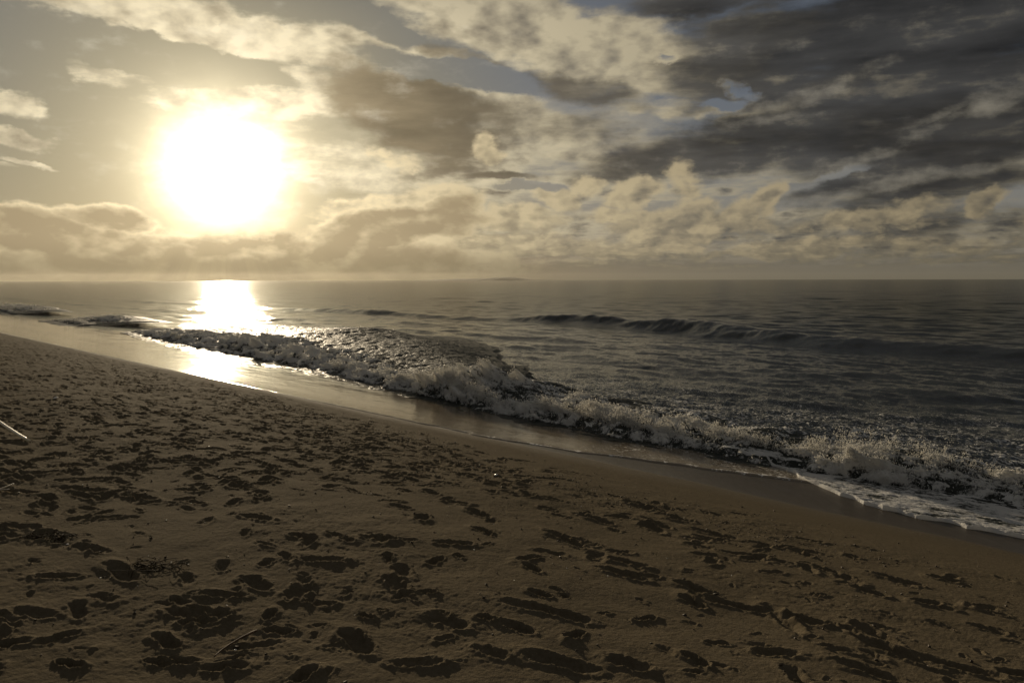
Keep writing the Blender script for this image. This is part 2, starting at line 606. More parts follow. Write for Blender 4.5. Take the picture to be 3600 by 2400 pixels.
def fbm(x, y, octaves=4, seed=0, gain=0.5, lac=2.07, kind=None):
    t, a, w = 0.0, 1.0, 0.0
    for o in range(octaves):
        n = PN[(seed + o) % 8](x + 17.3 * seed + 3.1 * o, y - 9.7 * seed + 5.3 * o)
        if kind == 'billow':
            n = np.abs(n) * 2 - 0.5
        elif kind == 'ridge':
            n = 0.5 - np.abs(n) * 2
        t = t + a * n
        w += a
        a *= gain
        x, y = (x * 0.8 - y * 0.6) * lac, (x * 0.6 + y * 0.8) * lac
    return t / w


# ------------------------------------------------------------------ mesh helpers
def tag(o, label=None, cat=None, group=None, kind=None):
    for k, v in (('label', label), ('category', cat), ('group', group), ('kind', kind)):
        if v:
            o[k] = v
    return o


def link_mesh(name, co, faces, mats, parent=None, smooth_on=True, attrs=None, midx=None):
    """co (n,3) array; faces: (m,4) or (m,3) int array."""
    me = bpy.data.meshes.new(name)
    co = np.ascontiguousarray(co, np.float32)
    faces = np.ascontiguousarray(faces, np.int32)
    k = faces.shape[1]
    me.vertices.add(len(co))
    me.vertices.foreach_set('co', co.ravel())
    me.loops.add(faces.size)
    me.loops.foreach_set('vertex_index', faces.ravel())
    me.polygons.add(len(faces))
    me.polygons.foreach_set('loop_start', np.arange(0, faces.size, k, dtype=np.int32))
    me.polygons.foreach_set('loop_total', np.full(len(faces), k, np.int32))
    me.polygons.foreach_set('use_smooth', np.full(len(faces), smooth_on))
    for m in (mats if isinstance(mats, (list, tuple)) else [mats]):
        me.materials.append(m)
    if midx is not None:
        me.polygons.foreach_set('material_index', np.ascontiguousarray(midx, np.int32))
    for an, av in (attrs or {}).items():
        at = me.attributes.new(an, 'FLOAT', 'POINT')
        at.data.foreach_set('value', np.ascontiguousarray(av, np.float32).ravel())
    me.update(calc_edges=True)
    o = bpy.data.objects.new(name, me)
    COL.objects.link(o)
    if parent is not None:
        o.parent = parent
    return o


def grid_faces(ni, nj, wrap=False, keep=None):
    i = np.arange(ni if wrap else ni - 1)
    j = np.arange(nj - 1)
    I, J = np.meshgrid(i, j, indexing='ij')
    I2 = (I + 1) % ni
    f = np.stack([I * nj + J, I * nj + J + 1, I2 * nj + J + 1, I2 * nj + J], -1).reshape(-1, 4)
    if keep is not None:
        f = f[keep.ravel()[f].any(axis=1)]
        used = np.zeros(ni * nj, bool)
        used[f.ravel()] = True
        idx = np.cumsum(used) - 1
        return idx[f], used
    return f


def azimuths(lo, hi, step, coarse=4.0):
    """full circle of azimuths (degrees), fine between lo and hi"""
    a = np.arange(lo, hi, step)
    b = np.arange(hi, lo + 360, coarse)
    return np.radians(np.concatenate([a, b])), len(a)


# ------------------------------------------------------------------ materials
def new_mat(name):
    m = bpy.data.materials.new(name)
    m.use_nodes = True
    m.node_tree.nodes.clear()
    T = NT(m.node_tree)
    out = T.new('ShaderNodeOutputMaterial')
    return m, T, out


def principled(T, out, base, rough, spec=0.5, ior=1.45, normal=None, **kw):
    p = T.new('ShaderNodeBsdfPrincipled')
    T.put(p.inputs['Base Color'], base)
    T.put(p.inputs['Roughness'], rough)
    T.put(p.inputs['Specular IOR Level'], spec)
    T.put(p.inputs['IOR'], ior)
    if normal is not None:
        T.put(p.inputs['Normal'], normal)
    for k, v in kw.items():
        T.put(p.inputs[k], v)
    if out is not None:
        T.l.new(p.outputs[0], out.inputs['Surface'])
    return p


def bump(T, h, strength, distance, normal=None):
    b = T.new('ShaderNodeBump')
    T.put(b.inputs['Height'], h)
    T.put(b.inputs['Strength'], strength)
    b.inputs['Distance'].default_value = distance
    if normal is not None:
        T.put(b.inputs['Normal'], normal)
    return b.outputs[0]


def position(T):
    return T.new('ShaderNodeNewGeometry').outputs['Position']


def attr(T, name):
    a = T.new('ShaderNodeAttribute')
    a.attribute_name = name
    return a.outputs['Fac']


# sand: dry above, damp towards the wash line
sand_mat, T, out = new_mat('beach sand')
P = position(T)
sx, sy, sz = T.sep(P)
U = T.add(T.mul(sx, NX), T.mul(sy, NY))
edge = T.add(U, T.mul(T.sub(T.noise(P, 0.55, 3), 0.5), 0.5))
damp = T.add(T.ramp(edge, 7.9, 8.7, 0.0, 0.22), T.ramp(T.add(U, T.mul(T.sub(T.noise(P, 0.8, 2), 0.5), 0.25)), 8.60, 8.80, 0.0, 0.78))
g1 = T.noise(P, 210, 3, 0.6)
g2 = T.noise(P, 34, 4, 0.65)
g3 = T.noise(P, 1.1, 5, 0.6)
dry = T.mix(g3, (0.100, 0.082, 0.055), (0.128, 0.105, 0.072))
dry = T.mix(T.ramp(g2, 0.35, 0.70, 0.0, 0.45), dry, (0.066, 0.052, 0.029))
dry = T.mix(T.ramp(g1, 0.62, 0.72, 0.0, 0.8), dry, (0.04, 0.028, 0.016))       # dark grains
dry = T.mix(T.ramp(g1, 0.36, 0.28, 0.0, 0.6), dry, (0.26, 0.21, 0.13))        # pale grains
wet = T.mix(T.add(T.mul(T.noise(P, 60, 3, 0.6), 0.5), T.mul(T.noise(T.mapping(P, rot=(0, 0, rad(-43)), scale=(1, 0.3, 1)), 5, 5, 0.65), 0.5)), (0.022, 0.016, 0.009), (0.058, 0.044, 0.026))
base_c = T.mix(damp, dry, wet)
nrm = bump(T, T.add(T.mul(g1, 0.35), T.add(g2, T.mul(T.noise(P, 90, 3, 0.6), 0.5))), T.ramp(damp, 0, 1, 0.55, 0.18), 0.012)
principled(T, out, base_c, T.mx(0.2, T.sub(T.ramp(damp, 0, 1, 0.95, 0.62), T.mul(damp, T.mul(T.noise(T.mapping(P, rot=(0, 0, rad(-43)), scale=(1, 0.25, 1)), 3.5, 5, 0.6), 0.5)))), spec=T.ramp(damp, 0, 1, 0.004, 0.26), normal=nrm)

# sea: one surface, from the thin wash on the sand to deep water; lace of foam where the mesh says so
sea_mat, T, out = new_mat('sea water')
P = position(T)
foam_a = attr(T, 'foam')
film_a = attr(T, 'wash')
far_a = attr(T, 'far')
Ps = T.mapping(P, rot=(0, 0, rad(-43)), scale=(1.0, 0.45, 1.0))
b1 = T.noise(Ps, 1.7, 6, 0.62)
b2 = T.noise(Ps, 7.5, 5, 0.62)
b3 = T.noise(P, 26, 4, 0.6)
deep = T.mix(T.noise(P, 0.12, 4), (0.013, 0.018, 0.017), (0.026, 0.032, 0.029))
bodyc = T.mix(film_a, deep, (0.17, 0.135, 0.088))
calm = T.sub(1.0, T.mul(film_a, 0.86))
n1 = T.new('ShaderNodeBump')
T.put(n1.inputs['Height'], T.add(T.mul(b1, 0.46), T.add(T.mul(b2, 0.42), T.mul(b3, 0.13))))
T.put(n1.inputs['Strength'], T.mul(calm, T.ramp(far_a, 0, 0.35, 0.60, 0.24)))
n1.inputs['Distance'].default_value = 0.22
water = principled(T, None, bodyc, T.add(T.ramp(far_a, 0, 1, 0.08, 0.11), T.mul(film_a, -0.01)), spec=0.5, ior=T.ramp(far_a, 0.20, 0.75, 1.333, 1.15), normal=n1.outputs[0])
# foam lace
vo = T.new('ShaderNodeTexVoronoi')
vo.feature = 'DISTANCE_TO_EDGE'
wv = T.vm('SCALE', T.vm('SUBTRACT', T.noise(P, 3.0, 4, out='Color'), (0.5, 0.5, 0.5)), s=0.5)
T.put(vo.inputs['Vector'], T.mapping(T.vm('ADD', P, wv), rot=(0, 0, rad(-43)), scale=(1.0, 0.5, 1.0)))
T.put(vo.inputs['Scale'], 5.5)
lace = T.ramp(vo.outputs['Distance'], 0.16, 0.0)
spk = T.noise(P, 14, 6, 0.7)
big = T.noise(Ps, 0.9, 5, 0.62)
fm = T.add(T.mul(foam_a, 1.5), T.add(T.mul(T.sub(lace, 0.55), 0.7), T.add(T.mul(T.sub(spk, 0.5), 1.6), T.mul(T.sub(big, 0.5), 1.2))))
fmask = T.mul(T.ramp(fm, 0.62, 1.05), T.ramp(foam_a, 0.02, 0.2))
fmask = T.mx(fmask, T.mul(T.ramp(T.noise(T.mapping(P, rot=(0, 0, rad(-43)), scale=(1.0, 0.35, 1.0)), 11, 5, 0.62), 0.60, 0.74), T.ramp(foam_a, 0.08, 0.3)))
fb = bump(T, T.noise(P, 22, 6, 0.7), 0.8, 0.05)
fo = principled(T, None, (0.62, 0.61, 0.58), 0.75, spec=0.3, normal=fb)
# far off, the wave faces turned to the viewer show the dark body of the water
dw = T.new('ShaderNodeBsdfDiffuse')
T.put(dw.inputs['Color'], deep)
md = T.new('ShaderNodeMixShader')
T.put(md.inputs[0], T.mul(T.ramp(far_a, 0.05, 0.65, 0.0, 0.42), T.sub(1.0, film_a)))
T.l.new(water.outputs[0], md.inputs[1])
T.l.new(dw.outputs[0], md.inputs[2])
mx = T.new('ShaderNodeMixShader')
T.put(mx.inputs[0], fmask)
T.l.new(md.outputs[0], mx.inputs[1])
T.l.new(fo.outputs[0], mx.inputs[2])
T.l.new(mx.outputs[0], out.inputs['Surface'])


def foam_material(name, col, transl, wet):
    m, T, out = new_mat(name)
    P = position(T)
    fa = attr(T, 'foam')
    nb = bump(T, T.noise(P, 38, 6, 0.72), 0.65, 0.03)
    white = principled(T, None, col, 0.9, spec=0.12, normal=nb)
    tr = T.new('ShaderNodeBsdfTranslucent')
    T.put(tr.inputs['Color'], (0.84, 0.82, 0.76))
    a = T.new('ShaderNodeMixShader')
    a.inputs[0].default_value = transl
    T.l.new(white.outputs[0], a.inputs[1])
    T.l.new(tr.outputs[0], a.inputs[2])
    if not wet:
        T.l.new(a.outputs[0], out.inputs['Surface'])
        return m
    nb2 = bump(T, T.add(T.noise(P, 9, 5, 0.6), T.mul(T.noise(P, 30, 4, 0.6), 0.3)), 0.4, 0.08)
    wat = principled(T, None, (0.030, 0.033, 0.028), 0.5, spec=0.12, ior=1.333, normal=nb2)
    msk = T.ramp(T.add(T.mul(fa, 1.3), T.add(T.mul(T.sub(T.noise(P, 5, 7, 0.68), 0.5), 2.4), T.mul(T.sub(T.noise(P, 30, 4, 0.65), 0.5), 1.0))), 0.26, 0.78)
    b = T.new('ShaderNodeMixShader')
    T.put(b.inputs[0], msk)
    T.l.new(wat.outputs[0], b.inputs[1])
    T.l.new(a.outputs[0], b.inputs[2])
    T.l.new(b.outputs[0], out.inputs['Surface'])
    return m


wave_mat = foam_material('churned wave foam', (0.88, 0.87, 0.84), 0.45, True)
spray_mat = foam_material('spray', (0.90, 0.89, 0.86), 0.50, False)

# ------------------------------------------------------------------ sand sheet with footprints
rng = np.random.RandomState(11)
azs, n_fine = azimuths(-50.0, 62.0, 0.062)
r_near = [0.4]
while r_near[-1] < 260:
    r = r_near[-1]
    k = 0.05 if r < 2.3 else (0.0024 + 0.0022 * min(1.0, (r - 2.3) / 14)) if r < 45 else 0.03
    r_near.append(r * (1 + k))
rs = np.array(r_near)
NA, NR = len(azs), len(rs)
A, R = np.meshgrid(azs, rs, indexing='ij')
X = (np.sin(A) * R)
Y = (np.cos(A) * R)
Us, Vs = uv_of(X, Y)
base_h = profile(Us)
body_w = smooth(Us, 8.6, 6.2)                           # smooth sand near the wash line
base_h = base_h + 0.045 * fbm(X / 3.4, Y / 3.4, 3, 1) * (0.25 + 0.75 * body_w) + 0.012 * fbm(X / 0.7, Y / 0.7, 3, 2) * body_w
rel = np.zeros_like(base_h)                             # footprint relief
dist_m = np.zeros_like(base_h)                          # how churned the sand is
lo_az = azs[0]
step_az = azs[1] - azs[0]


def window(x, y, rad_):
    d = math.hypot(x, y)
    a = math.atan2(x, y)
    if d < 1.2:
        return None
    da = rad_ / d
    i0, i1 = int((a - da - lo_az) / step_az), int((a + da - lo_az) / step_az) + 2
    i0, i1 = max(0, i0), min(n_fine, i1)
    j0, j1 = np.searchsorted(rs, d - rad_), np.searchsorted(rs, d + rad_) + 1
    if i1 - i0 < 2 or j1 - j0 < 2:
        return None
    return slice(i0, i1), slice(j0, min(NR, j1))


def stamp(x, y, L, Wd, ang, depth, rim, seed, heel=0.6):
    w = window(x, y, L * 0.95 + 0.08)
    if w is None:
        return
    px, py = X[w] - x, Y[w] - y
    ca, sa = math.cos(ang), math.sin(ang)
    a, b = px * ca + py * sa, -px * sa + py * ca
    nz_ = fbm(px / (0.34 * L) + seed * 1.7, py / (0.34 * L), 3, seed % 7, 0.55)
    wid = Wd * (1 - 0.28 * np.exp(-((a + 0.04 * L) / (0.17 * L)) ** 2))       # narrow instep
    qd = np.sqrt((a / (L * 0.5)) ** 2 + (b / (wid * 0.5)) ** 2) + 0.16 * nz_
    hole = 1 - smooth(qd, 0.42, 1.08)
    floor_ = 1.0 + 0.35 * (a / (L * 0.5)) * heel + 0.22 * nz_
    ridge = np.exp(-((qd - 1.16) / 0.17) ** 2) * (0.55 + 0.8 * nz_) + 0.5 * np.exp(-((qd - 1.4) / 0.3) ** 2) * (a < 0)
    rel[w] = rel[w] * (1 - 0.85 * hole) - depth * hole * floor_ + rim * ridge
    dist_m[w] = np.maximum(dist_m[w], np.exp(-(np.maximum(qd - 0.9, 0) / 0.55) ** 2))


SH = math.atan2(TY, TX)                                 # heading of the shore line
cnt = 0
# scattered older prints and scuffs
N_TRY = 115000
uu = rng.uniform(-30, 8.2, N_TRY)
vv = rng.uniform(-9, 60, N_TRY) * rng.uniform(0.25, 1, N_TRY) ** 0.5
tr = fbm(uu / 2.2, vv / 6.0, 3, 5)
for u_, v_, t_ in zip(uu, vv, tr):
    x_, y_ = xy_of(u_, v_)
    d = math.hypot(x_, y_)
    if d > 48 or d < 2.2 or math.degrees(math.atan2(x_, y_)) < -42 or math.degrees(math.atan2(x_, y_)) > 50 or y_ < 0:
        continue
    p = 0.36 + 0.9 * t_
    if v_ > 6:
        p += 0.6
    if u_ > 4.5:
        p += 0.25 * math.exp(-((u_ - 5.4) / 0.7) ** 2) + (0.30 * math.exp(-((u_ - 5.9) / 0.6) ** 2) if 6 < v_ < 14 else 0)
    lim_ = 6.3 + 0.9 * min(1.0, max(0.0, (v_ - 7) / 8))
    if u_ > lim_:
        p *= max(0.0, 1 - (u_ - lim_) / 1.1) ** 1.5
    if x_ > -0.9 and v_ < 7 and u_ < 5:
        p *= 0.55
    if d < 7.5:
        p *= 0.66
    if rng.rand() > p:
        continue
    big_ = rng.rand() < (0.36 if d < 7.5 else 0.48)
    ang = SH + rng.normal(0, 0.75) + (math.pi if rng.rand() < 0.5 else 0)
    if rng.rand() < 0.2:
        ang = rng.rand() * 6.28
    L = rng.uniform(0.16, 0.26) if big_ else rng.uniform(0.05, 0.12)
    stamp(x_, y_, L, L * rng.uniform(0.38, 0.6), ang, L * rng.uniform(0.050, 0.100) * (1 + 0.7 * min(1.0, max(0.0, (v_ - 6) / 10))), L * rng.uniform(0.030, 0.065), cnt)
    cnt += 1
# the prints that stand out in the foreground
for x_, y_, L, tilt in PRINTS:
    along = (SH + math.pi) if tilt >= 8 else (math.pi if tilt >= 0 else SH - 1.2)
    ang = along + rng.normal(0, 0.35)
    stamp(x_, y_, L * 0.95, min(0.135, L * rng.uniform(0.40, 0.52)), ang, rng.uniform(0.020, 0.030), rng.uniform(0.010, 0.018), cnt)
    if rng.rand() < 0.45:
        o_ = rng.uniform(-0.14, 0.14, 2)
        stamp(x_ + o_[0] + 0.7 * L * math.cos(ang), y_ + o_[1] + 0.7 * L * math.sin(ang), L * 0.5, L * 0.28, ang + rng.normal(0, 0.6), 0.022, 0.008, cnt + 3)
    cnt += 1
fine_w = smooth(Us, 8.3, 7.0)
near_w = smooth(R, 45, 8)
sub = Us < 9.5
crumb = np.zeros_like(base_h)
crumb[sub] = (0.55 * fbm(X[sub] / 0.13, Y[sub] / 0.13, 4, 3, 0.62) + 0.35 * fbm(X[sub] / 0.055, Y[sub] / 0.055, 2, 4, 0.6, kind='billow')).astype(np.float32)
soft = np.zeros_like(base_h)
soft[sub] = fbm(X[sub] / 0.42, Y[sub] / 0.42, 3, 6, 0.55)
rough_patch = smooth(fbm(Us / 1.6, Vs / 3.2, 3, 7), -0.05, 0.45) * body_w
hz_ = base_h + rel * smooth(Us, 8.5, 7.6) + fine_w * near_w * (crumb * (0.0050 + 0.013 * np.clip(dist_m, 0, 1) + 0.008 * rough_patch) + soft * 0.014 * (0.4 + rough_patch))
keep = Us < 14.5
faces, used = grid_faces(NA, NR, wrap=True, keep=keep)
co = np.stack([X, Y, hz_], -1).reshape(-1, 3)[used]
sand = link_mesh('sand', co, faces, sand_mat)
tag(sand, 'trampled tan beach sand sloping to the wash line', kind='structure')


def sand_z(x, y):
    i = int(round((math.atan2(x, y) - lo_az) / step_az))
    j = int(np.argmin(np.abs(rs - math.hypot(x, y))))
    return float(hz_[max(0, min(n_fine - 1, i)), j])


# ------------------------------------------------------------------ sea
_v = [-40, -6, 2.4, 5.4, 10, 15, 20, 24, 31, 35, 43.5, 48, 56, 70, 100, 400]
_ub = [11.2, 11.2, 11.4, 11.0, 11.0, 11.5, 12.3, 12.9, 13.4, 13.7, 14.6, 15.2, 14.5, 15, 16, 20]
_v2 = [-40, -6, 3, 5.4, 8, 11.6, 15, 20, 26, 31, 40, 47, 60, 400]
_uc = [13, 12.6, 12.3, 11.75, 12.1, 12.7, 12.9, 15.8, 18.8, 20.2, 19.8, 18.6, 18, 24]
_v3 = [-40, -6, 0, 3, 5.4, 9, 12, 15, 17, 20, 26, 31, 40, 46, 50, 54, 57, 59.5, 62, 66, 76, 85, 93, 102, 110, 400]
_hb = [0.16, 0.18, 0.20, 0.22, 0.20, 0.25, 0.26, 0.58, 0.36, 0.34, 0.50, 0.60, 0.45, 0.16, 0.02, 0.02, 0.18, 0.42, 0.24, 0.04, 0.03, 0.42, 0.40, 0.1, 0, 0]


def front_u(v):
    return np.interp(v, _v, _ub) + 0.40 * fbm(v / 1.3, v * 0 + 3.3, 3, 2) + 0.10 * fbm(v / 0.35, v * 0 + 1.3, 2, 4)


def crest_u(v):
    return np.interp(v, _v2, _uc) + 0.25 * fbm(v / 2.3, v * 0 + 8.3, 2, 3)


def crest_h(v):
    return np.interp(v, _v3, _hb) * (1 + 0.75 * smooth(v, 19, 14) * fbm(v / 1.5, v * 0 + 5.1, 3, 1) + 0.25 * smooth(v, 14, 19) * fbm(v / 7.0, v * 0 + 5.1, 2, 1))


def wash_u(v):
    return np.interp(v, [-60, 4, 5, 5.5, 7, 8.2, 9.5, 20, 43, 70, 400],
                     [10.5, 10.35, 10.25, 10.05, 9.6, 9.15, 8.75, 8.45, 8.3, 8.2, 8.2]) + (0.05 + 0.13 * smooth(v, 16, 8)) * fbm(v / 0.95, v * 0 + 2.2, 3, 6)


def breaker(u, v):
    ub, uc, H = front_u(v), crest_u(v), crest_h(v)
    s = (u - ub) / np.maximum(uc - ub, 0.2)
    front = 0.42 * smooth(s, -0.02, 0.16) + 0.58 * smooth(s, 0.05, 1.0)
    back = np.exp(-(np.maximum(u - uc, 0) / 2.3) ** 2)
    h = np.where(s < 1, front, back) * H
    return h, s, ub, uc, H


def swells(u, v):
    us = np.interp(v, [-60, 0, 12, 21, 36, 50, 80, 140, 400], [46, 44.3, 44, 44.6, 51.6, 54.6, 52, 50, 60]) + 0.6 * fbm(v / 7, v * 0 + 4.4, 2, 5) + 0.26 * fbm(v / 1.4, u / 6, 4, 3, 0.6)
    am = np.interp(v, [-60, 0, 12, 21, 30, 36, 43, 50, 58, 66, 80, 95, 130, 300], [.4, .46, .48, .55, .78, .95, .70, .98, .50, .22, .60, .3, .2, 0])
    am = am * (1 + 0.38 * fbm(v / 5.5, u / 9, 4, 6, 0.55))
    d = u - us
    h = am * np.where(d < 0, np.exp(-(d / 1.5) ** 2), np.exp(-(d / 4.2) ** 2))
    us2 = 33 + 3 * fbm(v / 22, v * 0 + 1.1, 2, 2)
    d2 = u - us2
    h = h + (0.16 + 0.10 * fbm(v / 9, v * 0 + 7.7, 2, 3)) * smooth(v, 8, 30) * np.where(d2 < 0, np.exp(-(d2 / 1.1) ** 2), np.exp(-(d2 / 2.6) ** 2))
    return h


azs2, nf2 = azimuths(-52.0, 60.0, 0.075, 4.0)
azs2 = azs2[:nf2]
rr = [6.5]
while rr[-1] < 1960:
    r = rr[-1]
    k = 0.0042 if r < 60 else 0.0042 + 0.011 * min(1, (r - 60) / 600)
    rr.append(r * (1 + k))
rs2 = np.array(rr)
A, R = np.meshgrid(azs2, rs2, indexing='ij')
X, Y = np.sin(A) * R, np.cos(A) * R
U2, V2 = uv_of(X, Y)
spc = np.maximum(R * 0.0042, R * (azs2[1] - azs2[0]))
spc = np.where(R > 60, R * (0.0042 + 0.011 * np.clip((R - 60) / 600, 0, 1)), spc)
hb, s_b, ub_, uc_, H_ = breaker(U2, V2)
w = np.zeros_like(X)
wr = np.random.RandomState(5)
for i in range(64):
    lam = 0.45 * (60.0) ** (i / 63.0)                   # 0.45 m to 27 m
    th = math.atan2(NY, NX) + wr.normal(0, 0.55)
    k = 2 * math.pi / lam
    amp = 0.0058 * lam ** 0.85 * (1.0 if lam < 2 else (2.0 / lam) ** 0.75)
    fade = 1 - smooth(3.0 * spc, lam * 0.55, lam * 1.0)
    ph = k * (X * math.cos(th) + Y * math.sin(th)) + wr.rand() * 6.28
    w += (amp * fade * np.sin(ph + 0.35 * np.sin(ph + 1.0))).astype(np.float32)
seaward = smooth(U2 - ub_, 0.3, 9.0)
ch_w = 1 - smooth(R, 40, 90)
chop = np.zeros_like(X)
nearm = R < 95
chop[nearm] = fbm(U2[nearm] / 0.75, V2[nearm] / 1.5, 5, 2, 0.55, kind='ridge')
turb = smooth(s_b, 0.2, 1.0) * smooth(U2 - uc_, 10.0, 1.0) * smooth(V2, 52, 40) * smooth(V2, -6, 4)
froth = np.zeros_like(X)
frm = (turb > 0.01) & (R < 70)
froth[frm] = fbm(U2[frm] / 0.30, V2[frm] / 0.95, 4, 3, 0.58, kind='ridge')
under = smooth(s_b, 0.02, 0.15) * smooth(s_b, 1.30, 1.0) * smooth(V2, 16.8, 19.0) * smooth(V2, 47.8, 46)
w, chop, froth = w * (1 - under), chop * (1 - under), froth * (1 - under)
z_open = hb + swells(U2, V2) + w * seaward * (1 - 0.45 * smooth(V2, 10, 25) * smooth(U2, 30, 20)) + chop * ch_w * (0.034 * seaward + 0.060 * turb * (1 - 0.75 * smooth(V2, 14, 20))) + 0.080 * froth * turb * (1 - 0.75 * smooth(V2, 14, 20)) * (1 - smooth(R, 35, 70))
ue = wash_u(V2)
zs = profile(U2)
zfilm = np.maximum(zs + 0.014, 0.045 + 0.5 * (zs + 0.014 - 0.045))
zfilm = np.maximum(zfilm, np.minimum(zs + 0.30, 0.262 - 0.045 * (U2 - 8.9)))
ripple = np.zeros_like(X)
fm_ = (U2 < 17) & (R < 70)
ripple[fm_] = fbm(U2[fm_] / 0.5, V2[fm_] / 1.6, 4, 5, 0.5)
zfilm = zfilm + (0.010 + 0.022 * smooth(V2, 16, 24) * smooth(ub_ - U2, 2.6, 0.5)) * ripple * smooth(U2 - ue, 0.2, 1.8) + 0.005 * np.exp(-((U2 - ue - 0.05) / 0.08) ** 2) * smooth(V2, 12, 7)
zfilm = zfilm - 0.06 * smooth(ue - U2, 0.0, 0.10)
z_sea = np.where(U2 > ub_, zfilm + z_open, zfilm + hb)
z_sea = z_sea - 0.15 * under
foam = np.zeros_like(X)
# churned water on and behind the near breaker, thinning out to sea
back_d = np.maximum(U2 - uc_, 0)
foam = np.maximum(foam, 0.95 * smooth(s_b, -0.03, 0.06) * smooth(s_b, 1.25, 0.7) * smooth(V2, 54, 40) * (0.75 - 0.35 * smooth(V2, 18, 28) * smooth(s_b, 0.4, 0.9)))
foam = np.maximum(foam, 0.66 * np.exp(-back_d / 4.2) * smooth(s_b, 0.8, 1.0) * smooth(V2, 24, 14) * smooth(V2, -12, 4))
foam = np.maximum(foam, 0.40 * np.exp(-back_d / 2.0) * smooth(s_b, 0.8, 1.0) * smooth(V2, 50, 30) * smooth(V2, 12, 20))
foam = np.maximum(foam, 0.7 * smooth(s_b, -0.05, 0.1) * smooth(s_b, 1.3, 0.8) * smooth(H_, 0.15, 0.35) * smooth(V2, 54, 57))
foam = np.maximum(foam, 0.40 * smooth(V2, 50, 8) * smooth(U2, 27, 15) * smooth(s_b, 0.9, 1.1) * smooth(V2, -14, 2))
foam = np.maximum(foam, (0.5 + 0.4 * fbm(V2 / 0.4, U2 / 0.4, 2, 1)) * np.exp(-((U2 - ue - 0.05) / 0.11) ** 2) * smooth(V2, 13, 8))
foam = np.maximum(foam, 0.30 * smooth(V2, 10.5, 7) * smooth(U2 - ue, 0.0, 0.15) * smooth(U2 - ub_, 0.3, -0.1))
wash = smooth(ub_ - U2, -0.15, 0.3)
far = smooth(np.log(R), math.log(12), math.log(900))
keep = U2 > 7.2
faces, used = grid_faces(len(azs2), len(rs2), keep=keep)
sel = used
sea = link_mesh('sea', np.stack([X, Y, z_sea], -1).reshape(-1, 3)[sel], faces, sea_mat,
                attrs={'foam': foam.ravel()[sel], 'wash': wash.ravel()[sel], 'far': far.ravel()[sel]})
tag(sea, 'grey green sea with a low swell and thin wash on the sand', kind='structure')
del X, Y, U2, V2, A, R, w, chop, foam, z_open


def sea_z(u, v):
    u, v = np.asarray(u, float), np.asarray(v, float)
    h = breaker(u, v)[0]
    zz_ = np.maximum(np.maximum(profile(u) + 0.014, 0.045), np.minimum(profile(u) + 0.30, 0.262 - 0.045 * (u - 8.9)))
    return zz_ + h + swells(u, v)


# ------------------------------------------------------------------ breaking waves
def octa_cloud(c, size, stretch, seed):
    """many small closed lumps (octahedra): centres, radii, stretch vectors -> verts, faces"""
    n = len(c)
    r_ = np.random.RandomState(seed)
    dirs = np.array([[1, 0, 0], [-1, 0, 0], [0, 1, 0], [0, -1, 0], [0, 0, 1], [0, 0, -1]], float)
    q_ = r_.normal(size=(n, 4))
    q_ /= np.linalg.norm(q_, axis=1, keepdims=True)
    a, b, cc, d = q_.T
    Rm = np.stack([1 - 2 * (cc * cc + d * d), 2 * (b * cc - a * d), 2 * (b * d + a * cc),
                   2 * (b * cc + a * d), 1 - 2 * (b * b + d * d), 2 * (cc * d - a * b),
                   2 * (b * d - a * cc), 2 * (cc * d + a * b), 1 - 2 * (b * b + cc * cc)], -1).reshape(n, 3, 3)
    jit = r_.uniform(0.6, 1.3, (n, 6, 1))
    p = np.einsum('nij,kj->nki', Rm, dirs) * jit * size[:, None, None]
    if stretch is not None:                             # stretch: unit vector * extra length factor
        L = np.linalg.norm(stretch, axis=1)
        uvec = stretch / np.maximum(L, 1e-6)[:, None]
        pr = np.einsum('nki,ni->nk', p, uvec)
        p = p + pr[..., None] * (uvec * L[:, None])[:, None, :]
    p = p + c[:, None, :]
    f = np.array([[0, 2, 4], [2, 1, 4], [1, 3, 4], [3, 0, 4], [2, 0, 5], [1, 2, 5], [3, 1, 5], [0, 3, 5]])
    faces_ = (f[None] + 6 * np.arange(n)[:, None, None]).reshape(-1, 3)
    return p.reshape(-1, 3), faces_


